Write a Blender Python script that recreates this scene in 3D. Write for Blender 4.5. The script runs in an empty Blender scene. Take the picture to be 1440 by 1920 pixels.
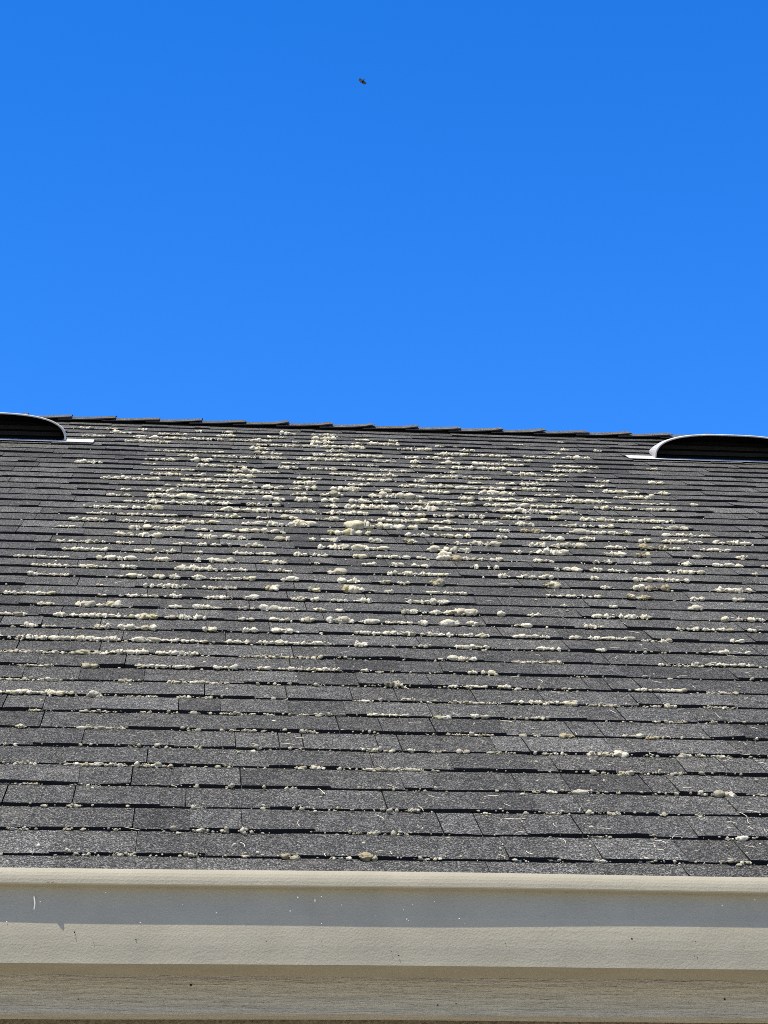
import bpy, math, random
import numpy as np
from mathutils import Vector, Matrix
sc = bpy.context.scene
rad = math.radians
PITCH = rad(30.26)            # roof pitch
EXP = 0.143                   # exposed height of one shingle row
CP, SP = math.cos(PITCH), math.sin(PITCH)
RIDGE = 6.54                  # rafter length, eave row to ridge
GROUND = -2.50
XL, XR = -4.2, 4.6            # ends of the house

# ------------------------------------------------------------------ camera
cam = bpy.data.cameras.new('camera'); camo = bpy.data.objects.new('camera', cam); sc.collection.objects.link(camo)
cam.sensor_fit = 'VERTICAL'; cam.sensor_height = 36; cam.lens = 4100 * 36 / 1920
cam.clip_start = 0.05; cam.clip_end = 6000
th, yaw, roll = rad(21.440), rad(5.318), rad(-0.3985)
F = Vector((math.sin(yaw)*math.cos(th), math.cos(yaw)*math.cos(th), math.sin(th)))
r0 = Vector((math.cos(yaw), -math.sin(yaw), 0)); u0 = r0.cross(F)
r1 = r0*math.cos(roll) + u0*math.sin(roll); u1 = -r0*math.sin(roll) + u0*math.cos(roll)
camo.matrix_world = Matrix(((r1.x, u1.x, -F.x, 0.0), (r1.y, u1.y, -F.y, -3.72994), (r1.z, u1.z, -F.z, -0.82261), (0, 0, 0, 1)))
sc.camera = camo

# ------------------------------------------------------------------ sky and sun
SUN = Vector((-0.27, -0.28, 0.92)).normalized()
elev = math.asin(SUN.z); azim = math.atan2(SUN.x, SUN.y)
world = bpy.data.worlds.new('World'); sc.world = world; world.use_nodes = True
nt = world.node_tree; nt.nodes.clear()
sky = nt.nodes.new('ShaderNodeTexSky'); sky.sky_type = 'NISHITA'; sky.sun_disc = False
sky.sun_elevation = elev; sky.sun_rotation = azim % (2*math.pi)
sky.altitude = 600; sky.air_density = 1.0; sky.dust_density = 0.0; sky.ozone_density = 6.0
hsv = nt.nodes.new('ShaderNodeHueSaturation'); hsv.inputs['Saturation'].default_value = 1.31
hsv.inputs['Hue'].default_value = 0.512; hsv.inputs['Value'].default_value = 1.0
bg = nt.nodes.new('ShaderNodeBackground'); bg.inputs['Strength'].default_value = 0.15
out = nt.nodes.new('ShaderNodeOutputWorld')
nt.links.new(sky.outputs[0], hsv.inputs['Color']); nt.links.new(hsv.outputs[0], bg.inputs[0]); nt.links.new(bg.outputs[0], out.inputs[0])
sl = bpy.data.lights.new('sun', 'SUN'); sl.energy = 4.9; sl.angle = rad(0.5); sl.color = (1.0, 0.92, 0.75)
so = bpy.data.objects.new('sun', sl); sc.collection.objects.link(so); so.location = (-6, -8, 20)
so.rotation_euler = SUN.to_track_quat('Z', 'Y').to_euler()
sc.view_settings.view_transform = 'Standard'; sc.view_settings.look = 'None'
sc.view_settings.exposure = 0.86; sc.view_settings.gamma = 1.0; sc.view_settings.use_curve_mapping = False
sc.cycles.filter_width = 0.9
sc.cycles.use_denoising = False
sc.cycles.max_bounces = 6

# ------------------------------------------------------------------ helpers
rng = np.random.default_rng(7); random.seed(7)
C = sc.collection
def mesh(name, V, Fc, mats, idx=None, smooth=False, tone=None):
    me = bpy.data.meshes.new(name)
    me.from_pydata([tuple(map(float, v)) for v in V] if not isinstance(V, np.ndarray) else V.tolist(), [], Fc if isinstance(Fc, list) else Fc.tolist())
    for m in mats: me.materials.append(m)
    if idx is not None: me.polygons.foreach_set('material_index', np.asarray(idx, np.int32))
    if smooth: me.polygons.foreach_set('use_smooth', np.ones(len(me.polygons), bool))
    if tone is not None:
        a = me.attributes.new('tone', 'FLOAT', 'POINT'); a.data.foreach_set('value', np.asarray(tone, np.float32))
    me.update()
    return me
def obj(name, me, parent=None, loc=(0, 0, 0), rot=(0, 0, 0)):
    o = bpy.data.objects.new(name, me); C.objects.link(o); o.parent = parent
    o.location = loc; o.rotation_euler = rot
    return o
def tag(o, label=None, cat=None, group=None, kind=None):
    for k, v in (('label', label), ('category', cat), ('group', group), ('kind', kind)):
        if v: o[k] = v
    return o
def box(x0, x1, y0, y1, z0, z1):
    V = [(x, y, z) for z in (z0, z1) for y in (y0, y1) for x in (x0, x1)]
    return V, [[0, 2, 3, 1], [4, 5, 7, 6], [0, 1, 5, 4], [2, 6, 7, 3], [0, 4, 6, 2], [1, 3, 7, 5]]
def extrude(profile, xs, wob=None):
    """closed (y, z) outline swept along x"""
    n = len(profile); V = []; Fc = []
    for i, x in enumerate(xs):
        for j, (y, z) in enumerate(profile):
            dy, dz = wob(x, y, z) if wob else (0, 0)
            V.append((x, y + dy, z + dz))
    for i in range(len(xs)-1):
        for j in range(n):
            a, b = i*n + j, i*n + (j+1) % n
            Fc.append([a, b, b+n, a+n])
    Fc.append(list(range(n))[::-1]); Fc.append([(len(xs)-1)*n + j for j in range(n)])
    return V, Fc

class Nodes:
    def __init__(s, name):
        s.m = bpy.data.materials.new(name); s.m.use_nodes = True; s.t = s.m.node_tree
        s.b = s.t.nodes['Principled BSDF']; s.co = s.t.nodes.new('ShaderNodeTexCoord').outputs['Object']
    def n(s, typ, **kw):
        x = s.t.nodes.new('ShaderNode' + typ)
        for k, v in kw.items():
            if k in x.inputs: x.inputs[k].default_value = v
            else: setattr(x, k, v)
        return x
    def l(s, a, b): s.t.links.new(a, b)
    def mapping(s, scale):
        m = s.n('Mapping'); m.inputs['Scale'].default_value = scale; s.l(s.co, m.inputs['Vector']); return m.outputs[0]
    def noise(s, scale, detail=4, rough=0.55, vec=None):
        x = s.n('TexNoise', Scale=scale, Detail=detail, Roughness=rough); s.l(vec or s.co, x.inputs['Vector']); return x.outputs[0]
    def ramp(s, fac, stops, interp='LINEAR'):
        x = s.n('ValToRGB'); s.l(fac, x.inputs[0]); e = x.color_ramp; e.interpolation = interp
        while len(e.elements) < len(stops): e.elements.new(0.5)
        for el, (p, c) in zip(e.elements, stops):
            el.position = p; el.color = (c, c, c, 1) if isinstance(c, (int, float)) else (*c, 1)
        return x.outputs[0]
    def mix(s, fac, a, b, mode='MIX'):
        x = s.n('Mix', data_type='RGBA', blend_type=mode)
        for k, v in ((0, fac), (6, a), (7, b)):
            if isinstance(v, (int, float)): x.inputs[k].default_value = v
            elif isinstance(v, tuple): x.inputs[k].default_value = (*v, 1)
            else: s.l(v, x.inputs[k])
        return x.outputs[2]
    def bump(s, h, strength, dist, prev=None):
        x = s.n('Bump', Strength=strength, Distance=dist); s.l(h, x.inputs['Height'])
        if prev: s.l(prev, x.inputs['Normal'])
        s.l(x.outputs[0], s.b.inputs['Normal']); return x.outputs[0]
    def color(s, c):
        if isinstance(c, tuple): s.b.inputs['Base Color'].default_value = (*c, 1)
        else: s.l(c, s.b.inputs['Base Color'])
    def rough(s, r, spec=0.5):
        s.b.inputs['Roughness'].default_value = r; s.b.inputs['Specular IOR Level'].default_value = spec

def granule_material():
    M = Nodes('asphalt_granules')
    v = M.n('TexVoronoi', Scale=540.0); M.l(M.co, v.inputs['Vector'])
    sep = M.n('SeparateColor'); M.l(v.outputs['Color'], sep.inputs[0])
    c = M.ramp(sep.outputs[0], [(0, (0.006, 0.0059, 0.0052)), (0.45, (0.030, 0.0293, 0.0258)), (0.72, (0.068, 0.0664, 0.0585)), (0.88, (0.135, 0.132, 0.116)), (1.0, (0.26, 0.253, 0.222))])
    # blend of each shingle
    a = M.n('Attribute', attribute_name='tone')
    c = M.mix(1.0, c, M.ramp(a.outputs['Fac'], [(0, (0.66, 0.66, 0.66)), (0.5, (1.0, 1.0, 1.0)), (1.0, (1.36, 1.37, 1.40))]), 'MULTIPLY')
    # weathering: broad stains and finer blotches
    c = M.mix(1.0, c, M.ramp(M.noise(1.1, 5, 0.6), [(0.3, (0.78, 0.79, 0.81)), (0.7, (1.2, 1.19, 1.17))]), 'MULTIPLY')
    c = M.mix(1.0, c, M.ramp(M.noise(28, 4, 0.65), [(0.3, 0.78), (0.7, 1.22)]), 'MULTIPLY')
    dust = M.ramp(M.noise(7, 6, 0.7), [(0.55, 0.0), (0.8, 0.35)])
    c = M.mix(dust, c, (0.15, 0.135, 0.11))
    M.color(c); M.rough(0.92, 0.12)
    M.bump(v.outputs['Distance'], 0.7, 0.0012)
    return M.m
def plain(name, col, rough=0.8, spec=0.3, bump=None, metal=0):
    M = Nodes(name)
    c = M.mix(1.0, col, M.ramp(M.noise(35, 5), [(0.3, 0.8), (0.7, 1.2)]), 'MULTIPLY')
    M.color(c); M.rough(rough, spec); M.b.inputs['Metallic'].default_value = metal
    if bump: M.bump(M.noise(bump[0], 4), bump[1], bump[2])
    return M.m
def paint_material():
    M = Nodes('beige_gutter_paint')
    c = M.mix(M.ramp(M.noise(9, 5, 0.6), [(0.35, 0), (0.7, 1)]), (0.245, 0.224, 0.164), (0.278, 0.254, 0.187))
    streak = M.ramp(M.noise(1.0, 5, 0.7, M.mapping((60, 6, 3))), [(0.56, 0.0), (0.78, 0.3)])
    c = M.mix(streak, c, (0.215, 0.19, 0.13))
    spk = M.ramp(M.noise(90, 2, 0.5), [(0.72, 0.0), (0.76, 0.5)])
    c = M.mix(spk, c, (0.20, 0.18, 0.13))
    M.color(c); M.rough(0.6, 0.12)
    b = M.bump(M.noise(300, 3, 0.5), 0.42, 0.002)
    M.bump(M.noise(18, 4, 0.6), 0.35, 0.004, b)
    return M.m
def wood_material():
    M = Nodes('painted_rough_wood')
    g = M.noise(1.0, 7, 0.7, M.mapping((9, 60, 130)))
    c = M.mix(M.ramp(g, [(0.35, 0), (0.65, 1)]), (0.325, 0.302, 0.245), (0.41, 0.383, 0.313))
    M.color(c); M.rough(0.8, 0.1)
    b = M.bump(g, 0.8, 0.012)
    M.bump(M.noise(1.0, 3, 0.6, M.mapping((150, 200, 350))), 0.5, 0.002, b)
    return M.m
def stucco_material():
    M = Nodes('brown_stucco')
    v = M.noise(120, 6, 0.7)
    c = M.mix(M.ramp(v, [(0.35, 0), (0.65, 1)]), (0.10, 0.077, 0.046), (0.23, 0.19, 0.12))
    M.color(c); M.rough(0.9, 0.2); M.bump(v, 1.0, 0.012)
    return M.m
def moss_material():
    M = Nodes('pale_moss')
    oi = M.n('Attribute', attribute_name='tone')
    base = M.ramp(oi.outputs['Fac'], [(0.0, (0.47, 0.42, 0.27)), (0.30, (0.64, 0.583, 0.445)), (0.46, (0.44, 0.40, 0.305)), (0.56, (0.28, 0.25, 0.18)), (0.62, (0.48, 0.43, 0.23)), (0.74, (0.34, 0.30, 0.15)), (0.86, (0.30, 0.235, 0.14)), (0.94, (0.16, 0.12, 0.07)), (1.0, (0.06, 0.055, 0.05))])
    c = M.mix(M.ramp(M.noise(70, 5, 0.65), [(0.38, 0.55), (0.62, 0.0)]), base, (0.27, 0.24, 0.15))
    c = M.mix(M.ramp(M.noise(22, 3, 0.6), [(0.55, 0.0), (0.72, 0.4)]), c, (0.42, 0.38, 0.19))
    M.color(c); M.rough(0.95, 0.1)
    b = M.bump(M.noise(330, 5, 0.7), 0.9, 0.003)
    M.bump(M.noise(110, 4, 0.6), 0.6, 0.005, b)
    return M.m
GRAN = granule_material()
EDGE = plain('shingle_cut_edge', (0.012, 0.012, 0.013), 0.95, 0.1, (600, 0.6, 0.001))
FELT = plain('roofing_felt', (0.012, 0.012, 0.012), 0.95, 0.1)
PAINT = paint_material(); WOOD = wood_material(); STUCCO = stucco_material(); MOSS = moss_material()
GALV = plain('galvanised_sheet', (0.40, 0.395, 0.36), 0.7, 0.12, (12, 0.15, 0.004), 0.0)
BLACK = plain('vent_shade_black', (0.004, 0.004, 0.004), 0.9, 0.1)  # near-black colour stands in for the shade inside the vent mouth
SLAT = plain('dark_vent_louvre', (0.008, 0.008, 0.008), 0.8, 0.2)
STRAW = plain('dry_straw', (0.55, 0.49, 0.36), 0.8, 0.2)
PALE = plain('bleached_straw', (0.85, 0.78, 0.62), 0.8, 0.1)
LEAF = plain('dead_leaf', (0.40, 0.35, 0.26), 0.8, 0.2)
FEATHER = plain('dark_feathers', (0.004, 0.004, 0.004), 0.8, 0.2)
GRND = plain('dry_ground', (0.47, 0.435, 0.36), 0.95, 0.1, (3, 0.5, 0.03))

# ------------------------------------------------------------------ ground and house
gv = [(-1500, -1500, GROUND), (1500, -1500, GROUND), (1500, 1500, GROUND), (-1500, 1500, GROUND)]
tag(obj('ground', mesh('ground', gv, [[0, 1, 2, 3]], [GRND])), 'dry pale ground around the house', kind='structure')
HB = Vector((0.2, 5.7, GROUND))
house = obj('house', None, None, HB)
tag(house, 'single storey house with a mossy grey shingle roof and beige gutter', 'house')
def part(name, me, **k):
    o = obj(name, me, house, -HB); tag(o, **k); return o
RY, RZ = RIDGE*CP, RIDGE*SP
# wall: five sided prism under the roof
wy0, wy1 = -0.034, 2*RY + 0.034
wz = -0.20
prof = [(wy0, GROUND), (wy1, GROUND), (wy1, wz), (RY, RZ - 0.16), (wy0, wz)]
V, Fc = extrude(prof, [XL + 0.25, XR - 0.25])
part('wall', mesh('wall', V, Fc, [STUCCO]), label='brown rough stucco wall under the eave')
# fascia board
xs = list(np.linspace(XL, XR, 60))
V, Fc = extrude([(-0.096, -0.279), (-0.0365, -0.279), (-0.0365, -0.118), (-0.096, -0.118)], xs, lambda x, y, z: (0, 0.0012*math.sin(x*2.1) + 0.0008*math.sin(x*5.7)))
part('fascia_board', mesh('fascia_board', V, Fc, [WOOD]))
# gutter
face = [(-0.2306, -0.2218), (-0.2310, -0.215), (-0.2320, -0.205), (-0.2335, -0.192), (-0.2343, -0.178), (-0.2344, -0.164), (-0.2338, -0.145), (-0.2322, -0.122), (-0.2308, -0.1005)]
gp = [(-0.106, -0.08), (-0.106, -0.2195), (-0.2275, -0.2195), (-0.2280, -0.2218)] + face + [
      (-0.2504, -0.1005), (-0.2520, -0.0988), (-0.2520, -0.0925), (-0.2510, -0.0865), (-0.2490, -0.0810), (-0.2460, -0.0765), (-0.2425, -0.0735), (-0.2385, -0.0724), (-0.2355, -0.0732), (-0.2340, -0.078),
      (-0.2288, -0.090), (-0.2288, -0.12), (-0.2305, -0.16), (-0.2300, -0.20), (-0.2270, -0.2165), (-0.109, -0.2170), (-0.109, -0.08)]
def face_y(z): return float(np.interp(z, [f[1] for f in face], [f[0] for f in face]))
xs = list(np.linspace(XL, XR, 160))
def gw(x, y, z):
    sag = -0.0016*((x - 0.35)/0.7)**2 * (1 if abs(x - 0.35) < 1.4 else 0.0) if abs(x-0.35) < 1.4 else -0.0064
    return 0.0009*math.sin(x*3.1 + z*28) + 0.0005*math.sin(x*9.7 + 1 + z*15), sag*0.5 + 0.0012 + 0.0005*math.sin(x*6.3 + y*30)
V, Fc = extrude(gp, xs, gw)
part('gutter', mesh('gutter', V, Fc, [PAINT], smooth=False), label='beige painted metal gutter along the eave')

# roof: felt covered deck, front and back slope, drawn in the frame of the front slope (x, up the slope, out of the slope)
roof = obj('roof', None, house, -HB, (PITCH, 0, 0))
V, Fc = box(XL - 0.02, XR + 0.02, -0.152, RIDGE, -0.024, -0.002)
V2 = [(x, y*CP - n*SP, y*SP + n*CP) for x, y, n in V]
V3 = [(x, 2*RY - y + 0.0, z) for x, y, z in V2]
Vw = V2 + V3
Vl = [(x, y*CP + z*SP, -y*SP + z*CP) for x, y, z in Vw]
roof.data and None
bpy.data.objects.remove(roof)
roof = obj('roof', mesh('roof', Vl, Fc + [[i + 8 for i in f][::-1] for f in Fc], [FELT]), house, -HB, (PITCH, 0, 0))
roof['label'] = 'dark grey asphalt shingle roof dotted with pale moss'

# ------------------------------------------------------------------ shingles
def in_view(x, s, margin=0.0):
    P = Vector((x, s*CP, s*SP)) - camo.matrix_world.translation
    z = P.dot(F); px = 720 + 4100*P.dot(r1)/z; py = 960 - 4100*P.dot(u1)/z
    return -margin < px < 1440 + margin and py < 1630
def shingle_piece(x0, x1, s0, high, lift0, lift1, tone, joint0, joint1):
    """one tab: wedge with a wavering lower edge; top, cut edge and sides"""
    t = (0.0085 if high else 0.0052) + random.uniform(-0.0005, 0.0007)
    nx = 5
    s1 = s0 + EXP + 0.022
    fl0, fl1 = random.uniform(0.0, 0.005), random.uniform(0.0, 0.005)
    if not high: fl0, fl1 = 0.005, 0.005      # runs on under the raised tab beside it
    if joint0: fl0 = 0.0
    if joint1: fl1 = 0.0
    V = []
    sk = random.uniform(-0.0015, 0.0015)
    for i in range(nx + 1):
        f = i/nx
        js = random.uniform(-0.0012, 0.0012) + sk*f
        lf = lift0*(1-f) + lift1*f + random.uniform(-0.0004, 0.0004)
        xb = x0 - fl0 + (x1 - x0 + fl0 + fl1)*f
        xt = x0 + (x1 - x0)*f
        if not high: xt = xb
        V += [(xb, s0 + js, t + lf), (xb, s0 + js + 0.0008, 0.0006 + max(0, lf - 0.001)), (xt, s1, 0.0012 if high else 0.0006)]
    Fc, idx = [], []
    for i in range(nx):
        a, b = 3*i, 3*i + 3
        Fc.append([a, b, b+2, a+2]); idx.append(0)
        Fc.append([a+1, b+1, b, a]); idx.append(1)
    Fc.append([1, 0, 2]); idx.append(1)
    e = 3*nx; Fc.append([e, e+1, e+2]); idx.append(1)
    return V, Fc, idx, [tone]*len(V)
pieces = []
NR = int(RIDGE/EXP) + 1
for k in range(-1, NR):
    s0 = k*EXP
    x = XL + random.uniform(-0.25, 0); high = random.random() < 0.5
    rowtone = random.uniform(-0.05, 0.05)
    row_s = random.uniform(-0.003, 0.003)
    lf = random.uniform(0, 0.002); same = False
    while x < XR:
        w = random.choice((random.uniform(0.04, 0.09), random.uniform(0.09, 0.16), random.uniform(0.10, 0.17), random.uniform(0.16, 0.25)))
        x1 = x + w
        nlf = max(0.0, random.gauss(0.0003, 0.0011))
        if random.random() < 0.05: nlf += 0.004
        tone = min(1, max(0, random.gauss(0.5, 0.21) + rowtone))
        if high and random.random() < 0.08: tone = min(1, tone + 0.35)
        was = same if x > XL else False
        same = random.random() < 0.36
        pieces.append((k, max(x, XL), min(x1, XR), s0 + row_s, high, lf, nlf, tone, was, same))
        x = x1 + (random.uniform(0.0012, 0.0028) if same else 0.0)
        lf = nlf if random.random() < 0.6 else max(0.0, random.gauss(0.0003, 0.0011))
        high = high if same else not high
n_single = 0; SV, SF, SI, ST = [], [], [], []
for (k, x0, x1, s0, high, a, b, tone, j0, j1) in pieces:
    if x1 - x0 < 0.01: continue
    if s0 > RIDGE - 0.06: continue
    V, Fc, idx, tn = shingle_piece(x0, x1, s0, high, a, b, tone, j0, j1)
    if s0 + EXP + 0.022 > RIDGE: V = [(x, min(s, RIDGE), n) for x, s, n in V]
    if n_single < 300 and k >= -1 and (in_view(x0, s0) or in_view(x1, s0) or in_view(x0, s0 + EXP) or in_view(x1, s0 + EXP)):
        obj('shingle', mesh('shingle', V, Fc, [GRAN, EDGE], idx, tone=tn), roof); n_single += 1
    else:
        o = len(SV); SV += V; ST += tn; SI += idx
        SF += [[o + i for i in f] for f in Fc]
o = obj('upper_shingles', mesh('upper_shingles', SV, SF, [GRAN, EDGE], SI, tone=ST), roof); o['kind'] = 'stuff'

# ridge caps: each lapped over the next one to its right
def ridge_cap_mesh():
    L0, L1 = -0.26, 0.0
    ts = [-1, -0.72, -0.4, -0.16, 0, 0.16, 0.4, 0.72, 1]
    V, Fc, idx = [], [], []
    hw = 0.15*CP
    jit = [random.uniform(-0.004, 0.004) for _ in ts]
    secs = ((L0, 0.0, 0.004), (-0.13, 0.003, 0.0045), (-0.06, 0.007, 0.005), (L1, 0.012 + random.uniform(-0.003, 0.003), 0.0055))
    for (x, lift, th_) in secs:
        for sgn in (1, 0):
            for t, j in zip(ts, jit):
                y = hw*t
                z = -math.sqrt((y*SP/CP)**2 + 0.012**2) + 0.012 + 0.001 + lift + (0.008*abs(t)*lift/0.017)*random.uniform(0.3, 1.0) + random.uniform(-0.0008, 0.0008)
                V.append((x + j*(x == L1), y, z + (th_ if sgn else 0)))
    n = len(ts); S = 2*n
    for i in range(len(secs)-1):
        for j in range(n-1):
            a = i*S + j; Fc.append([a, a+S, a+S+1, a+1]); idx.append(0)
            a += n; Fc.append([a, a+1, a+S+1, a+S]); idx.append(1)
        a = i*S; Fc.append([a, a+n, a+n+S, a+S]); idx.append(1)
        a = i*S + n-1; Fc.append([a, a+S, a+n+S, a+n]); idx.append(1)
    for i, flip in ((0, False), (len(secs)-1, True)):
        for j in range(n-1):
            a = i*S + j; q = [a, a+1, a+1+n, a+n]
            Fc.append(q[::-1] if flip else q); idx.append(1)
    return mesh('ridge_cap', V, Fc, [GRAN, EDGE], idx, tone=[random.uniform(0.6, 1.0)]*len(V))
x = -0.575 - 0.2*18
while x < XR:
    if x - 0.26 > XL: obj('ridge_cap', ridge_cap_mesh(), roof, (x, RIDGE, 0.003), (-PITCH, 0, 0))
    x += 0.2

# ------------------------------------------------------------------ roof vents
def arch(a, h, n=40, ex=2.8):
    P = []
    for i in range(n + 1):
        t = math.pi*(1 - i/n)
        c, s = math.cos(t), math.sin(t)
        x = a*math.copysign(abs(c)**(2/ex), c); z = h*abs(s)**(2/ex)
        P.append((x, z))
    return P
def roof_vent(xc, label):
    S0 = 5.65
    root = obj('roof_vent', None, None, (xc, S0*CP, S0*SP), (PITCH, 0, 0))
    tag(root, label, 'vent', 'metal vents near the roof ridge')
    a, h, nb = 0.325, 0.108, 0.012
    secs = [(0, 1, 1), (0.03, 1.0, 1.0), (0.08, 1.0, 0.88), (0.14, 0.985, 0.66), (0.20, 0.96, 0.36), (0.24, 0.93, 0.06)]
    V, Fc, idx = [], [], []
    n = 41
    for off in (0.0, 0.003):
        for (s, fa, fh) in secs:
            P = arch(a*fa - off, h*fh - off)
            V += [(x, s, nb + max(z, 0)) for x, z in P]
    m = len(secs)*n
    for i in range(len(secs)-1):
        for j in range(n-1):
            q = [i*n+j, i*n+j+1, (i+1)*n+j+1, (i+1)*n+j]
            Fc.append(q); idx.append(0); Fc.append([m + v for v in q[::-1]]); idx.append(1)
    for j in range(n-1): Fc.append([j, m+j, m+j+1, j+1]); idx.append(0)
    e = (len(secs)-1)*n
    for j in range(n-1): Fc.append([e+j, e+j+1, m+e+j+1, m+e+j]); idx.append(0)
    obj('hood', mesh('hood', V, Fc, [GALV, BLACK], idx), root)
    # rolled front rim
    V, Fc = [], []
    P = arch(a, h); R = 0.004
    for i, (x, z) in enumerate(P):
        p0 = P[max(i-1, 0)]; p1 = P[min(i+1, n-1)]
        tx, tz = p1[0]-p0[0], p1[1]-p0[1]; L = math.hypot(tx, tz); nx_, nz_ = -tz/L, tx/L
        for q in range(8):
            w = 2*math.pi*q/8
            V.append((x + nx_*R*math.cos(w), -0.002 + R*math.sin(w), nb + max(0.001, z + nz_*R*math.cos(w))))
    for i in range(n-1):
        for q in range(8):
            Fc.append([i*8+q, i*8+(q+1) % 8, (i+1)*8+(q+1) % 8, (i+1)*8+q])
    obj('rim', mesh('rim', V, Fc, [GALV], smooth=True), root)
    # flange
    V, Fc = box(-a - 0.12, a + 0.12, -0.035, 0.065, 0.0105, 0.0122)
    o = obj('flange', mesh('flange', V, Fc, [GALV]), root)
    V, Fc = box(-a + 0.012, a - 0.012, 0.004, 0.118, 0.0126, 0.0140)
    obj('mouth_shade', mesh('mouth_shade', V, Fc, [BLACK]), root)  # dark sheet added over the mouth floor as painted shade
    # back screen and two louvres across the mouth
    P = arch(a*0.975 - 0.004, h*0.62 - 0.004)
    V = [(x, 0.12, nb + max(z, 0.0006)) for x, z in P] + [(x, 0.126, nb + max(z, 0.0006)) for x, z in P]
    Fc = [list(range(n))[::-1], [n + i for i in range(n)]] + [[i, i+1, n+i+1, n+i] for i in range(n-1)]
    obj('screen', mesh('screen', V, Fc, [BLACK]), root)
    for s, z in ((0.075, 0.008), (0.10, 0.030)):
        V, Fc = box(-0.30, 0.30, s, s + 0.003, nb + z, nb + z + 0.016)
        obj('louvre', mesh('louvre', V, Fc, [SLAT]), root, (0, 0, 0))
roof_vent(-0.555 - 0.325, 'low arched metal roof vent with a black mouth, cut off by the left edge')
roof_vent(1.985 + 0.325, 'low arched metal roof vent with a black mouth, cut off by the right edge')

# ------------------------------------------------------------------ moss
def ico(sub):
    t = (1 + 5**0.5)/2
    V = [(-1, t, 0), (1, t, 0), (-1, -t, 0), (1, -t, 0), (0, -1, t), (0, 1, t), (0, -1, -t), (0, 1, -t), (t, 0, -1), (t, 0, 1), (-t, 0, -1), (-t, 0, 1)]
    Fc = [(0, 11, 5), (0, 5, 1), (0, 1, 7), (0, 7, 10), (0, 10, 11), (1, 5, 9), (5, 11, 4), (11, 10, 2), (10, 7, 6), (7, 1, 8), (3, 9, 4), (3, 4, 2), (3, 2, 6), (3, 6, 8), (3, 8, 9), (4, 9, 5), (2, 4, 11), (6, 2, 10), (8, 6, 7), (9, 8, 1)]
    V = [np.array(v)/np.linalg.norm(v) for v in V]
    for _ in range(sub):
        mid = {}; nf = []
        def m(a, b):
            key = (min(a, b), max(a, b))
            if key not in mid:
                v = V[a] + V[b]; V.append(v/np.linalg.norm(v)); mid[key] = len(V) - 1
            return mid[key]
        for a, b, c in Fc:
            ab, bc, ca = m(a, b), m(b, c), m(c, a)
            nf += [(a, ab, ca), (b, bc, ab), (c, ca, bc), (ab, bc, ca)]
        Fc = nf
    return np.array(V), np.array(Fc)
ICO = [ico(i) for i in range(3)]
def lump(c, r, sub, rough=0.2):
    """one knobbly cushion: c centre, r three semi-axes"""
    V, Fc = ICO[sub]
    d = np.zeros(len(V))
    for fq, am in ((1.5, 1.25), (4.2, 0.65), (8.0, 0.5)):
        K = rng.normal(size=(3, 3))*fq/1.7
        d += am*np.sin(V @ K.T + rng.uniform(0, 6.28, 3)).sum(1)/2.2
    P = V*(1 + rough*d)[:, None]*np.asarray(r) + np.asarray(c)
    return P, Fc
TONE = {0: None, 1: 0.86, 2: 0.74, 3: 0.62, 4: 0.83, 5: 0.97}
def crust(L, h, base, lo=0.34, up=0.0, base_n=0.003):
    """a lumpy ribbon of moss of length L along x: a half tube whose size and knobs vary"""
    dx = max(0.0024, h*0.16); nx = max(5, int(L/dx)); m = 7
    xs = np.linspace(-L/2, L/2, nx + 1)
    ph = rng.uniform(0, 6.28, 4); wl = h*np.array([1.3, 2.3, 4.1, 9.0])
    amp = 0.30 + sum(a*np.sin(6.283*xs/w + p) for a, w, p in zip((0.08, 0.10, 0.09, 0.08), wl, ph))
    amp = np.clip((amp - 0.30)*1.7 + 0.235, -0.02, 0.5)*h
    end = np.clip((L/2 - np.abs(xs))/(0.5*h), 0, 1)**0.5
    amp *= 0.25 + 0.75*end
    cy = -0.25*h + 0.16*h*np.sin(6.283*xs/(h*3.1) + ph[0]*2) + rng.normal(0, 0.05*h, nx + 1)
    V = np.zeros((nx + 1, m, 3)); T = np.zeros((nx + 1, m))
    for j in range(m):
        w = math.pi*(-0.08 + 1.16*j/(m - 1))
        r = amp*(1 + rng.normal(0, 0.20, nx + 1))
        V[:, j, 0] = xs + rng.normal(0, dx*0.3, nx + 1)
        V[:, j, 1] = cy + up*h - r*1.35*math.cos(w)
        V[:, j, 2] = base_n + np.maximum(r*1.25*math.sin(w), -0.002) + 0.12*amp
    tt = base + 0.07*np.sin(xs/(h*2.7) + ph[1]) if base and base > 0.8 else lo + 0.10*np.sin(xs/(h*3.3) + ph[2]) + rng.normal(0, 0.03, nx + 1)
    T[:] = tt[:, None]
    i = np.arange(nx)[:, None]*m; j = np.arange(m - 1)[None]
    a = (i + j).ravel()
    Fc = np.concatenate([np.stack([a, a + m, a + m + 1], 1), np.stack([a, a + m + 1, a + 1], 1)])
    return V.reshape(-1, 3), Fc, T.ravel().tolist()
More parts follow.
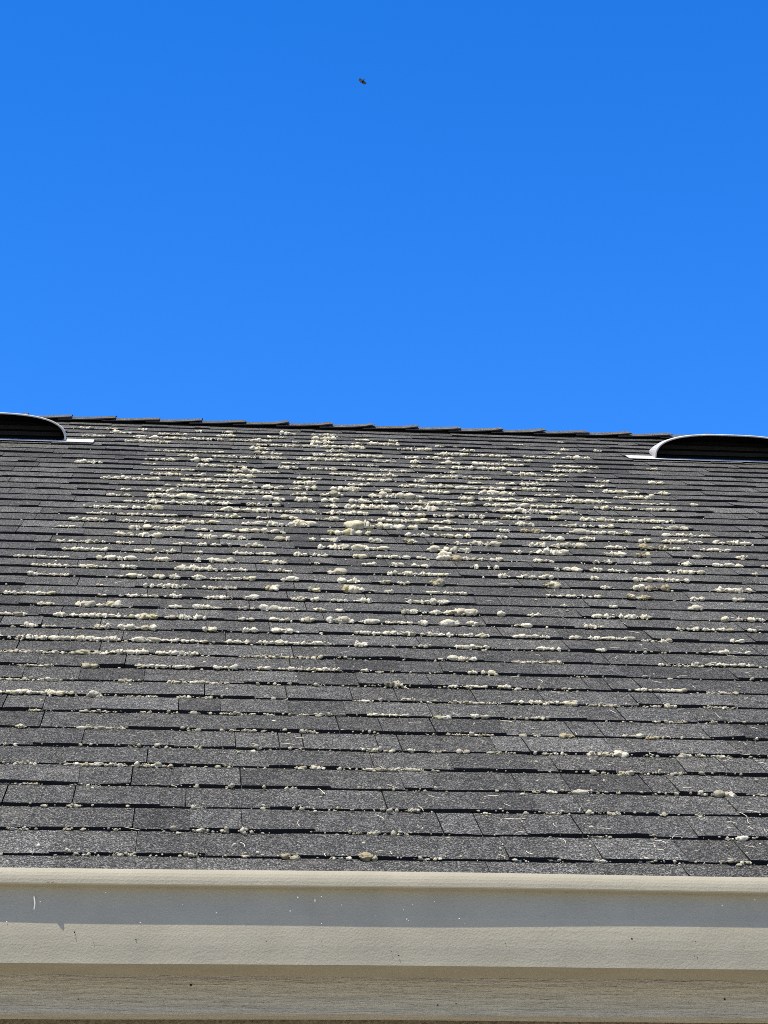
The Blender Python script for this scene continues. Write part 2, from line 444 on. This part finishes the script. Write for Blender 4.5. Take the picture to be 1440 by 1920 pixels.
def clump_geometry(L, h, code, small, low=False):
    """cushions and crust strung along x over length L, standing on the step at y=0; returns V, F, tone"""
    Vs, Fs, Ts = [], [], []; o = 0
    sub = 1 if small else 2
    base = TONE[code]
    big = L/h < 2.6
    def add(P, Fc, T):
        nonlocal o
        Vs.append(P); Fs.append(Fc + o); o += len(P); Ts.extend(T)
    lo = 0.47 if low else 0.30
    P, Fc, T = crust(L, h*(0.9 if big else 1.0)*(0.8 if low else 1), base, lo, 0.0 if low else 0.42, 0.003 if low else 0.0065); add(P, Fc, T)
    up, bn = (0.0, 0.004) if low else (0.75, 0.0075)
    x = -L/2
    while x < L/2:
        if big: sz = h*random.uniform(0.30, 0.50)
        else: sz = h*random.choice((0.16, 0.24, 0.34, 0.44, 0.54))*random.uniform(0.85, 1.2)
        ax = min(sz*random.choice((random.uniform(0.8, 1.3), random.uniform(1.3, 2.3))), L/2 + 0.002); ay = sz*random.uniform(0.9, 1.5); az = sz*random.uniform(0.65, 1.05)
        if big: ax = min(ax, sz*1.25)
        cx = min(x + ax*0.8, L/2 - ax*0.4)
        tone = base + random.uniform(-0.05, 0.05) if base and (x == -L/2 or random.random() < 0.45) else min(0.57, max(0.0, random.gauss(lo, 0.15)))
        if (base and x == -L/2) or random.random() < ((0.7 if big else 0.30) if low else (1 if big else 0.8)):
            P, Fc = lump((cx, (random.uniform(-0.7, 0.2) + up)*sz - 0.002, bn + az*random.uniform(0.15, 0.55)), (ax, ay, az), sub, 0.36 if low else (0.38 if base else 0.27))
            add(P, Fc, [tone]*len(P))
        for _ in range(random.choice((5, 6, 8)) if big else random.choice((2, 3, 4, 5)) if low else random.choice((0, 1, 2, 3))):
            q = sz*random.uniform(0.16, 0.4)
            P, Fc = lump((cx + random.uniform(-1.1, 1.1)*ax, (random.uniform(-1.5, 0.7) + up)*sz, bn + sz*random.uniform(0.0, 0.8)), (q*random.uniform(0.8, 2.0), q*1.2, q*random.uniform(0.7, 1.4)), 1, 0.4)
            add(P, Fc, [tone + random.uniform(-0.08, 0.08)]*len(P))
        x += ax*random.uniform(1.1, 2.2)
    return np.concatenate(Vs), np.concatenate(Fs), Ts
RUNS = [(-179,0,30,7,0),(-108,0,39,8,0),(10,0,21,10,1),(103,0,12,6,0),(179,0,24,12,1),(263,0,25,6,0),(317,0,31,17,1),(418,0,46,7,0),(576,0,19,7,0),(639,0,22,7,0),(725,0,31,7,0),(809,0,16,6,0),(938,0,9,7,0),(980,0,19,8,0),(-298,1,41,7,0),(-209,1,16,8,0),(-180,1,11,8,0),(-124,1,10,9,0),(23,1,19,8,0),(66,1,10,6,0),(310,1,13,5,0),(335,1,19,10,0),(388,1,22,6,0),(746,1,42,5,0),(996,1,36,10,0),(-261,2,10,5,0),(-208,2,26,8,0),(21,2,23,7,0),(419,2,27,7,0),(684,2,27,5,0),(799,2,23,9,0),(892,2,10,7,0),(962,2,13,8,0),(-321,3,68,4,0),(-195,3,58,3,0),(79,3,10,4,0),(198,3,24,6,0),(673,3,14,6,0),(705,3,17,7,0),(762,3,41,8,0),(1002,3,10,10,0),(1040,3,45,12,0),(1121,3,14,10,0),(-314,4,38,9,0),(-180,4,126,8,0),(-77,4,67,9,0),(223,4,21,8,0),(256,4,28,11,0),(385,4,78,7,0),(406,4,120,6,0),(458,4,18,7,0),(876,4,25,12,0),(878,4,25,9,0),(-362,5,40,7,0),(-269,5,18,4,0),(-95,5,69,5,0),(375,5,22,12,0),(413,5,18,7,0),(459,5,15,11,0),(502,5,15,6,0),(563,5,22,9,0),(640,5,55,7,0),(745,5,18,9,0),(858,5,81,12,0),(954,5,15,8,0),(1064,5,129,9,0),(-351,6,19,10,0),(-184,6,97,8,0),(114,6,56,7,0),(252,6,34,9,0),(597,6,102,5,0),(740,6,11,7,0),(804,6,23,14,1),(943,6,49,6,0),(991,6,30,14,1),(-330,7,31,8,0),(-196,7,81,5,0),(-90,7,31,9,0),(76,7,15,6,0),(116,7,58,7,0),(245,7,23,7,0),(433,7,93,6,0),(553,7,31,14,3),(624,7,16,10,0),(769,7,39,6,0),(1027,7,16,7,0),(1073,7,51,7,0),(-340,8,162,10,0),(-206,8,28,16,0),(-108,8,76,6,0),(-18,8,24,7,0),(33,8,32,10,0),(388,8,48,6,0),(485,8,20,9,0),(636,8,109,7,0),(800,8,149,9,0),(862,8,24,12,0),(935,8,69,7,0),(1046,8,40,6,0),(1091,8,24,11,0),(1202,8,73,7,0),(-367,9,135,10,0),(-148,9,29,13,0),(-12,9,82,10,0),(62,9,57,6,0),(297,9,21,8,0),(470,9,37,15,5),(642,9,91,6,0),(728,9,25,10,0),(876,9,21,6,0),(1096,9,121,8,0),(1244,9,75,7,0),(-364,10,84,6,0),(-237,10,29,15,0),(-63,10,135,8,0),(82,10,55,12,0),(172,10,25,10,0),(282,10,152,9,0),(416,10,25,9,0),(448,10,13,8,0),(670,10,21,10,0),(709,10,34,11,0),(-357,11,206,11,0),(-231,11,56,14,0),(-152,11,95,14,0),(-44,11,121,10,0),(137,11,43,6,0),(239,11,160,9,0),(609,11,9,7,0),(664,11,65,11,0),(848,11,122,11,0),(1158,11,13,10,0),(1217,11,92,7,0),(1330,11,123,7,0),(-350,12,247,11,0),(-202,12,49,13,0),(-121,12,71,11,0),(-22,12,120,9,0),(111,12,67,9,0),(255,12,187,9,0),(423,12,27,13,0),(577,12,13,7,0),(705,12,89,8,0),(903,12,58,9,0),(1036,12,27,8,0),(1329,12,72,5,0),(1351,12,23,10,0),(1412,12,14,10,0),(-409,13,45,13,0),(-360,13,36,7,0),(-225,13,36,15,0),(-139,13,91,15,0),(45,13,32,15,0),(149,13,32,12,0),(243,13,73,10,0),(434,13,27,10,0),(510,13,123,10,0),(679,13,179,10,0),(875,13,97,7,0),(990,13,28,9,0),(1085,13,120,9,0),(1205,13,78,11,0),(1417,13,32,10,0),(-464,14,70,9,0),(-233,14,256,11,0),(-108,14,33,14,3),(-15,14,107,13,0),(141,14,37,7,0),(227,14,51,9,0),(301,14,33,13,0),(381,14,51,17,0),(450,14,84,11,0),(544,14,70,8,0),(608,14,19,13,0),(679,14,56,16,0),(740,14,28,12,0),(876,14,47,9,0),(1066,14,47,10,0),(1365,14,152,9,0),(1496,14,19,12,0),(-395,15,33,9,0),(-378,15,24,9,0),(-292,15,33,14,0),(-232,15,86,11,0),(-43,15,38,10,0),(41,15,72,11,0),(146,15,43,11,0),(236,15,110,11,0),(344,15,29,11,0),(394,15,14,10,0),(635,15,139,11,0),(738,15,58,21,0),(836,15,14,13,0),(926,15,38,8,0),(1165,15,160,13,0),(1454,15,19,15,0),(1528,15,78,9,0),(-446,16,136,10,0),(-246,16,24,7,0),(-146,16,107,8,0),(-55,16,51,11,0),(69,16,76,8,0),(155,16,39,11,0),(290,16,34,10,0),(337,16,20,12,0),(407,16,44,6,0),(471,16,54,12,0),(646,16,108,11,0),(1031,16,15,9,0),(1171,16,20,9,0),(1406,16,40,12,0),(-257,17,25,7,0),(-74,17,125,12,0),(76,17,95,8,0),(219,17,30,17,2),(342,17,30,13,3),(453,17,53,25,2),(552,17,25,9,0),(679,17,35,9,0),(724,17,25,11,0),(760,17,30,10,0),(1085,17,157,8,0),(1270,17,61,12,4),(1442,17,41,13,0),(1564,17,36,13,0),(-452,18,41,13,0),(-391,18,77,7,0),(-211,18,20,6,0),(-163,18,46,11,0),(-96,18,36,13,0),(-55,18,26,14,0),(18,18,41,12,0),(92,18,87,6,0),(161,18,31,13,0),(274,18,41,13,0),(452,18,57,13,0),(554,18,31,11,0),(610,18,36,11,0),(708,18,31,17,2),(1040,18,36,21,1),(1211,18,41,10,0),(1334,18,109,16,4),(1581,18,109,12,0),(-361,19,219,8,0),(-190,19,42,15,0),(10,19,120,16,0),(125,19,68,9,0),(256,19,68,7,0),(421,19,52,15,0),(665,19,184,12,0),(922,19,37,12,0),(1015,19,111,11,0),(1195,19,21,12,0),(1383,19,138,11,0),(1473,19,16,13,0),(-518,20,32,10,0),(-432,20,117,6,0),(-227,20,117,11,0),(-107,20,69,13,0),(60,20,118,13,0),(236,20,75,10,0),(365,20,32,6,0),(532,20,48,10,0),(619,20,38,14,0),(686,20,54,10,0),(884,20,91,13,0),(1134,20,81,12,0),(1227,20,38,13,0),(1293,20,59,12,0),(1495,20,125,12,0),(1719,20,16,10,0),(-332,21,136,11,0),(-154,21,60,13,0),(-81,21,44,14,0),(9,21,38,9,0),(154,21,66,10,0),(221,21,60,14,0),(329,21,44,13,0),(388,21,44,10,0),(513,21,55,11,0),(613,21,99,8,0),(703,21,27,8,0),(782,21,66,19,1),(896,21,126,10,0),(1084,21,61,15,0),(1271,21,61,12,0),(1393,21,61,8,0),(1533,21,44,12,0),(1670,21,94,11,0),(1791,21,28,9,0),(-351,22,150,9,0),(-216,22,56,7,0),(-33,22,56,9,0),(64,22,106,10,0),(170,22,50,15,0),(207,22,22,9,0),(434,22,89,16,0),(552,22,112,15,0),(807,22,140,15,0),(1023,22,22,11,0),(1126,22,112,16,0),(1334,22,62,16,0),(1433,22,34,20,1),(1603,22,28,10,0),(1747,22,28,14,0),(-176,23,148,15,0),(37,23,51,13,0),(129,23,71,13,0),(286,23,51,13,0),(377,23,17,11,0),(437,23,68,13,0),(583,23,40,16,0),(695,23,28,21,1),(910,23,137,13,0),(1181,23,201,15,0),(1242,23,35,13,0),(1371,23,81,12,0),(1468,23,35,17,4),(1524,23,29,15,4),(1562,23,29,10,0),(1676,23,59,9,0),(1712,23,64,9,0),(-420,24,69,7,0),(-119,24,180,13,0),(19,24,41,7,0),(164,24,76,13,0),(219,24,35,15,0),(268,24,52,9,0),(506,24,134,21,3),(746,24,111,15,0),(1013,24,29,15,0),(1183,24,70,11,0),(1298,24,47,16,0),(1491,24,35,16,0),(1597,24,88,18,0),(1652,24,72,8,0),(1790,24,35,14,0),(-348,25,130,11,0),(-198,25,100,7,0),(-16,25,195,12,0),(182,25,47,8,0),(249,25,89,15,0),(350,25,77,18,0),(548,25,95,24,2),(654,25,83,18,0),(844,25,119,12,0),(1032,25,53,10,0),(1137,25,83,17,4),(1372,25,203,12,0),(1663,25,152,10,0),(-317,26,90,7,0),(-236,26,48,8,0),(-137,26,163,8,0),(88,26,133,12,0),(233,26,48,8,0),(326,26,54,16,0),(460,26,96,5,0),(689,26,193,11,0),(846,26,91,11,0),(1003,26,103,13,0),(1347,26,189,11,0),(1637,26,118,11,0),(-283,27,24,9,0),(-180,27,135,13,0),(144,27,135,14,0),(334,27,49,11,0),(401,27,37,14,0),(509,27,129,15,0),(737,27,129,12,0),(975,27,111,14,0),(1088,27,25,16,1),(1134,27,68,12,0),(1407,27,124,14,0),(1542,27,290,10,0),(-217,28,66,9,0),(-10,28,288,13,0),(198,28,35,13,0),(234,28,38,11,0),(287,28,31,10,0),(480,28,44,16,0),(583,28,113,18,0),(806,28,119,18,0),(906,28,44,10,0),(1088,28,63,13,0),(1189,28,138,16,0),(1325,28,44,13,0),(-286,29,57,9,0),(-242,29,19,11,0),(-87,29,166,15,0),(21,29,51,9,0),(206,29,26,9,0),(283,29,77,15,0),(384,29,64,15,0),(585,29,58,12,0),(668,29,45,13,0),(774,29,64,6,0),(906,29,199,14,0),(1098,29,104,12,0),(1235,29,192,12,0),(1507,29,116,12,0),(1556,29,59,9,0),(1736,29,39,8,0),(-254,30,36,9,0),(-159,30,52,8,0),(115,30,162,14,0),(380,30,58,10,0),(497,30,84,18,0),(730,30,188,17,0),(994,30,52,14,0),(1109,30,132,12,0),(1218,30,80,13,0),(1347,30,59,9,0),(1421,30,100,12,0),(1471,30,46,12,0),(1682,30,152,7,0),(-104,31,26,8,0),(-19,31,106,11,0),(198,31,53,9,0),(284,31,79,16,0),(370,31,40,11,0),(555,31,106,17,0),(781,31,20,7,0),(898,31,93,12,0),(1088,31,162,15,0),(1318,31,94,8,0),(1412,31,40,8,0),(1604,31,61,7,0),(-312,32,93,7,0),(-195,32,140,12,0),(7,32,121,12,0),(101,32,67,11,0),(413,32,87,13,0),(616,32,81,11,0),(813,32,67,13,0),(903,32,74,11,0),(1044,32,205,12,0),(1362,32,41,8,0),(1508,32,21,7,0),(1644,32,110,8,0),(-102,33,150,10,0),(153,33,157,14,0),(436,33,96,11,0),(712,33,75,10,0),(1200,33,70,8,0),(1306,33,98,13,0),(1553,33,77,10,0),(-86,34,159,8,0),(211,34,49,8,0),(280,34,90,7,0),(690,34,202,11,0),(967,34,132,14,0),(1106,34,113,8,0),(1604,34,57,9,0),(-187,35,63,7,0),(73,35,134,11,0),(171,35,64,7,0),(393,35,28,8,0),(502,35,120,10,0),(796,35,127,10,0),(1015,35,43,10,0),(1391,35,202,10,0),(-140,36,136,10,0),(152,36,107,6,0),(380,36,79,7,0),(671,36,144,7,0),(880,36,36,10,0),(991,36,36,9,0),(1148,36,219,13,0),(1519,36,154,12,0),(-35,37,80,12,0),(154,37,182,10,0),(281,37,44,10,0),(491,37,160,13,0),(776,37,102,10,0),(1046,37,89,12,0),(1546,37,89,9,0),(1641,37,52,9,0),(-32,38,280,7,0),(303,38,111,12,0),(573,38,178,12,0),(723,38,120,11,0),(918,38,111,9,0),(1044,38,68,9,0),(1310,38,53,11,0),(1396,38,30,12,0),(1247,39,153,9,0),(1464,39,138,8,0),(-207,40,197,11,0),(280,40,46,9,0),(376,40,122,11,0),(624,40,160,12,0),(938,40,145,11,0),(-58,41,123,9,0),(46,41,133,11,0),(196,41,108,8,0),(429,41,39,6,0),(692,41,31,8,0),(843,41,55,9,0),(1064,41,39,8,0),(1136,41,23,6,0),(1619,41,39,11,0),(1768,41,40,8,0),(-153,42,31,11,0),(347,42,71,10,0),(870,42,40,8,0),(1437,42,48,6,0),(-383,43,47,9,0),(1650,43,32,6,0)]
def depth(x, s): return (Vector((x, s*CP, s*SP)) - camo.matrix_world.translation).dot(F)
order = sorted(range(len(RUNS)), key=lambda i: -RUNS[i][2]*RUNS[i][3]/depth(RUNS[i][0]/1000, RUNS[i][1]*EXP)**2)
single = set(order[:300])
ORD = 'first second third fourth fifth sixth seventh eighth ninth tenth eleventh twelfth thirteenth fourteenth fifteenth sixteenth seventeenth eighteenth nineteenth twentieth'.split()
def ordinal(n): return ORD[n-1] if n <= 20 else {2: 'twenty', 3: 'thirty'}[n//10] + ('-' + ORD[n % 10 - 1] if n % 10 else 'th')
HUE = {0: 'pale cream', 1: 'partly brown', 2: 'partly olive', 3: 'partly yellowish', 4: 'partly tan', 5: 'partly blackish'}
stuffV, stuffF, stuffT = [], [], []; so_ = 0
def to_stuff(V, Fc, T, x, s, n=0.0):
    global so_
    stuffV.append(V + np.array((x, s, n))); stuffF.append(Fc + so_); stuffT.extend(T); so_ += len(V)
rowcount = {}
for i in sorted(range(len(RUNS)), key=lambda i: (RUNS[i][1], RUNS[i][0])):
    xm, k, L, h, code = RUNS[i]
    x, L, h, s = xm/1000, L/1000, h/1000, k*EXP
    if k >= 12: h *= 1.16
    V, Fc, T = clump_geometry(L, h, code, i not in single and h < 0.012, random.random() < (13.5 - k)/8)
    if i in single:
        rowcount[k] = rowcount.get(k, 0) + 1
        o = obj('moss_clump', mesh('moss_clump', V, Fc, [MOSS], smooth=True, tone=T), None, (x, s*CP, s*SP), (PITCH, 0, 0))
        form = 'strip' if L > 4.5*h else ('cushion' if L < 2.4*h else 'clump')
        where = ordinal(k + 1) + ' shingle edge above the gutter' if k < 20 else ordinal(max(1, NR - k)) + ' shingle edge below the ridge'
        tag(o, '%s moss %s, %s from left on %s' % (HUE[code], form, ordinal(rowcount[k]), where), 'moss', 'moss clumps along the shingle edges')
    else:
        to_stuff(V, Fc, T, x, s)
# crumbs of moss and grit caught along every row edge near the gutter, and beside the clumps higher up
def crumb(x, s, q, tone=None, n=0.003):
    P, Fc = lump((0, 0, q*0.5), (q*random.uniform(0.8, 1.6), q*random.uniform(0.8, 1.3), q*random.uniform(0.7, 1.3)), 1 if s < 2.0 else 0, 0.42)
    t = tone if tone is not None else min(0.57, max(0, random.gauss(0.40, 0.12)))
    to_stuff(P, Fc, [t]*len(P), x, s, n)
for k in range(0, 19):
    s = k*EXP
    x0, x1 = -0.55 - k*0.03, 1.3 + k*0.055
    ph = [random.uniform(0, 6.28) for _ in range(4)]
    x = x0
    while x < x1:
        dens = 0.5 + 0.28*math.sin(x*5.1 + ph[0]) + 0.3*math.sin(x*13.3 + ph[1]) + 0.25*math.sin(x*31 + ph[2])
        if k < 13 and random.random() < max(0.04, dens)*0.6:
            q = random.choice((0.0009, 0.0013, 0.0018, 0.0024, 0.0034))*random.uniform(0.8, 1.2)
            crumb(x, s + random.gauss(-0.003, 0.004), q, min(0.58, max(0.2, random.gauss(0.52, 0.06))), n=random.choice((0.002, 0.006)))
        x += random.uniform(0.002, 0.009)
for xm, k, L, h, code in RUNS:
    n = int(1 + L/55)
    for _ in range(n):
        x = (xm + random.gauss(0, 0.6)*(L + 120))/1000
        kk = k + random.choice((0, 0, 0, 0, 1, -1))
        if kk < 0: continue
        crumb(x, kk*EXP + random.gauss(-0.003, 0.004), h/1000*random.uniform(0.10, 0.26))
# the patch of moss thins out beyond both ends of the stretch above
for _ in range(120):
    k = random.randint(5, 30)
    edge = 0.42 + k*0.026
    d = random.expovariate(2.2)
    x = -edge - d if random.random() < 0.6 else 1.12 + k*0.062 + d
    if k > 20 and x < 0: continue
    if in_view(x, k*EXP, 60) or not XL + 0.3 < x < XR - 0.3: continue
    V, Fc, T = clump_geometry(random.uniform(0.03, 0.2), random.uniform(0.007, 0.018), 0, True, k < 11)
    to_stuff(V, Fc, T, x, k*EXP)
# scattered small tufts towards the ridge
for _ in range(150):
    k = random.randint(24, 43)
    x = random.gauss(0.62, 0.62)
    if not -0.35 - (k - 24)*0.01 < x < 1.9: continue
    V, Fc, T = clump_geometry(random.uniform(0.02, 0.12), random.uniform(0.010, 0.020), 0, True)
    to_stuff(V, Fc, T, x, k*EXP)
# loose bits lying on the faces of the shingles
for _ in range(420):
    s = random.uniform(0, 1)**1.5*4.2; x = random.uniform(-0.5 - s*0.15, 1.3 + s*0.3)
    crumb(x, s, random.uniform(0.0012, 0.003), random.gauss(0.45, 0.15), n=0.004)
o = obj('moss', mesh('moss', np.concatenate(stuffV), np.concatenate(stuffF), [MOSS], smooth=True, tone=stuffT), None, (0, 0, 0), (PITCH, 0, 0))
tag(o, 'crumbs of pale moss caught along the shingle edges', 'moss', kind='stuff')

# ------------------------------------------------------------------ dry needles and other litter
def tube(P, R, sides=5):
    V, Fc = [], []
    for i, p in enumerate(P):
        d = (P[min(i+1, len(P)-1)] - P[max(i-1, 0)]).normalized()
        a = d.cross(Vector((0.3, 0.2, 1))).normalized(); b = d.cross(a)
        r = R*(0.6 if i in (0, len(P)-1) else 1)
        V += [tuple(p + a*r*math.cos(2*math.pi*q/sides) + b*r*math.sin(2*math.pi*q/sides)) for q in range(sides)]
    for i in range(len(P)-1):
        for q in range(sides):
            Fc.append([i*sides+q, i*sides+(q+1) % sides, (i+1)*sides+(q+1) % sides, (i+1)*sides+q])
    Fc.append(list(range(sides))[::-1]); Fc.append([(len(P)-1)*sides + q for q in range(sides)])
    return V, Fc
NV, NF = [], []
for _ in range(210):
    s = random.random()**1.2*2.6; x = 1.25 + 0.3*s - abs(random.gauss(0, 0.7))*(1 + s*0.2)
    if x < -0.4: continue
    L = random.uniform(0.010, 0.034); a0 = random.uniform(0, 6.28); cv = random.uniform(-1.8, 1.8)
    P = []; p = Vector((x, s, 0.011)); a = a0
    for i in range(6):
        P.append(p.copy()); p = p + Vector((math.cos(a), math.sin(a)*1.2, random.uniform(-0.05, 0.22)*(1 if i < 3 else -0.6)))*(L/5); a += cv/5
    V, Fc = tube(P, random.uniform(0.0004, 0.0007), 4); o = len(NV); NV += V; NF += [[o + i for i in f] for f in Fc]
tag(obj('dry_needles', mesh('dry_needles', NV, NF, [STRAW]), None, (0, 0, 0), (PITCH, 0, 0)), 'thin curled dry needles scattered on the shingles', 'litter', kind='stuff')
# straw stuck on the shaded gutter face
P = [Vector((0.0018*math.sin(i*0.5), 0.0008*math.sin(i*0.6), -0.018 - 0.0042*i)) for i in range(6)]
V, Fc = tube(P, 0.0012, 6)
tag(obj('straw', mesh('straw', V, Fc, [PALE]), None, (-0.238, -0.2336, -0.0985)), 'short pale straw stuck upright on the shaded gutter face', 'straw')
# curled leaf caught on the gutter lip, throwing its shadow on the face below
V, Fc = [], []
for i in range(7):
    f = i/6; w = 0.0055*math.sin(math.pi*min(1, 0.12 + f*0.88))**0.8
    for j in (-1, 0, 1):
        V.append((w*j + 0.003*f*f, -0.0075*f, 0.0012*abs(j) + 0.0015*math.sin(f*3)))
nv = len(V); V += [(x, y, z - 0.0006) for x, y, z in V]
for i in range(6):
    for j in range(2):
        a = i*3 + j; Fc.append([a, a+1, a+4, a+3]); Fc.append([nv+a, nv+a+3, nv+a+4, nv+a+1])
tag(obj('leaf', mesh('leaf', V, Fc, [LEAF]), None, (-0.213, -0.2482, -0.0995)), 'small dry leaf stuck under the gutter lip above its own shadow', 'leaf')
# specks of paint and grit on the gutter and the fascia
FLECK = plain('pale_speck', (0.85, 0.80, 0.70), 0.8, 0.1)
def specks(name, label, mat, n, ys, zs, q0, q1):
    Vs, Fs, o = [], [], 0
    for _ in range(n):
        q = random.uniform(q0, q1)
        zz = random.uniform(*zs); P, Fc = lump((random.uniform(-0.7, 1.4), ys or face_y(zz) - 0.0003, zz), (q*random.uniform(0.6, 1.3), q*0.7, q*random.uniform(0.6, 1.8)), 1, 0.3)
        Vs.append(P); Fs.append(Fc + o); o += len(P)
    tag(obj(name, mesh(name, np.concatenate(Vs), np.concatenate(Fs), [mat])), label, 'litter', kind='stuff')
specks('pale_specks', 'tiny pale specks stuck to the shaded gutter face', FLECK, 45, None, (-0.16, -0.105), 0.0004, 0.0010)
specks('dark_specks', 'tiny dark specks stuck to the lower gutter face', FEATHER, 26, None, (-0.205, -0.165), 0.0005, 0.001)
specks('grit', 'tiny dark grit stuck to the fascia board', FEATHER, 8, -0.0965, (-0.27, -0.225), 0.0006, 0.0016)

# ------------------------------------------------------------------ bird
def bird():
    root = Vector((0, 0, 0))
    V, Fc = [], []
    # body rings along +X (head) : centre x, radius y, radius z
    rings = [(-0.30, 0.045, 0.008), (-0.27, 0.075, 0.010), (-0.17, 0.040, 0.022), (-0.10, 0.050, 0.040), (0.0, 0.065, 0.058), (0.08, 0.060, 0.055), (0.135, 0.040, 0.040), (0.165, 0.036, 0.036), (0.195, 0.028, 0.028), (0.215, 0.012, 0.013), (0.24, 0.004, 0.004)]
    S = 12
    for x, a, b in rings:
        for q in range(S):
            w = 2*math.pi*q/S; V.append((x, a*math.cos(w), b*math.sin(w)))
    for i in range(len(rings)-1):
        for q in range(S):
            Fc.append([i*S+q, i*S+(q+1) % S, (i+1)*S+(q+1) % S, (i+1)*S+q])
    Fc.append(list(range(S))[::-1]); Fc.append([(len(rings)-1)*S+q for q in range(S)])
    # wings joined to the flanks
    for sg in (1, -1):
        o = len(V)
        secs = [(0.03, 0.10, -0.14, 0.0), (0.12, 0.13, -0.17, 0.02), (0.22, 0.15, -0.16, 0.035), (0.31, 0.13, -0.17, 0.04), (0.39, 0.07, -0.15, 0.045), (0.45, -0.03, -0.12, 0.05)]
        for y, xf, xb, z in secs:
            for j in range(5):
                f = j/4; x = xf + (xb - xf)*f; t = 0.010*(1 - f)*(1 - y)
                V.append((x, sg*y, z + 0.01*math.sin(math.pi*f) + t)); 
            for j in range(5):
                f = j/4; x = xf + (xb - xf)*f; t = 0.010*(1 - f)*(1 - y) + 0.003
                V.append((x, sg*y, z + 0.01*math.sin(math.pi*f) - t))
        for i in range(len(secs)-1):
            for j in range(4):
                a = o + i*10 + j; Fc.append([a, a+1, a+11, a+10]); a += 5; Fc.append([a, a+10, a+11, a+1])
            a = o + i*10; Fc.append([a, a+10, a+15, a+5]); a += 4; Fc.append([a, a+5, a+15, a+10])
        e = o + (len(secs)-1)*10; Fc.append([e, e+1, e+2, e+3, e+4, e+9, e+8, e+7, e+6, e+5])
    return mesh('bird', V, Fc, [FEATHER], smooth=False)
D = 200
bp = camo.matrix_world.translation + (F + r1*((679 - 720)/4100) - u1*((152.5 - 960)/4100))*D
bx = (-0.72*r1 - 0.66*u1 - 0.25*F).normalized()          # heading, seen from below
by = (-0.66*r1 + 0.75*u1 + 0.45*F); by = (by - bx*by.dot(bx)).normalized(); bz = bx.cross(by)
b = obj('bird', bird()); b.matrix_world = Matrix(((bx.x, by.x, bz.x, bp.x), (bx.y, by.y, bz.y, bp.y), (bx.z, by.z, bz.z, bp.z), (0, 0, 0, 1)))
tag(b, 'small dark bird soaring alone high in the blue sky', 'bird')
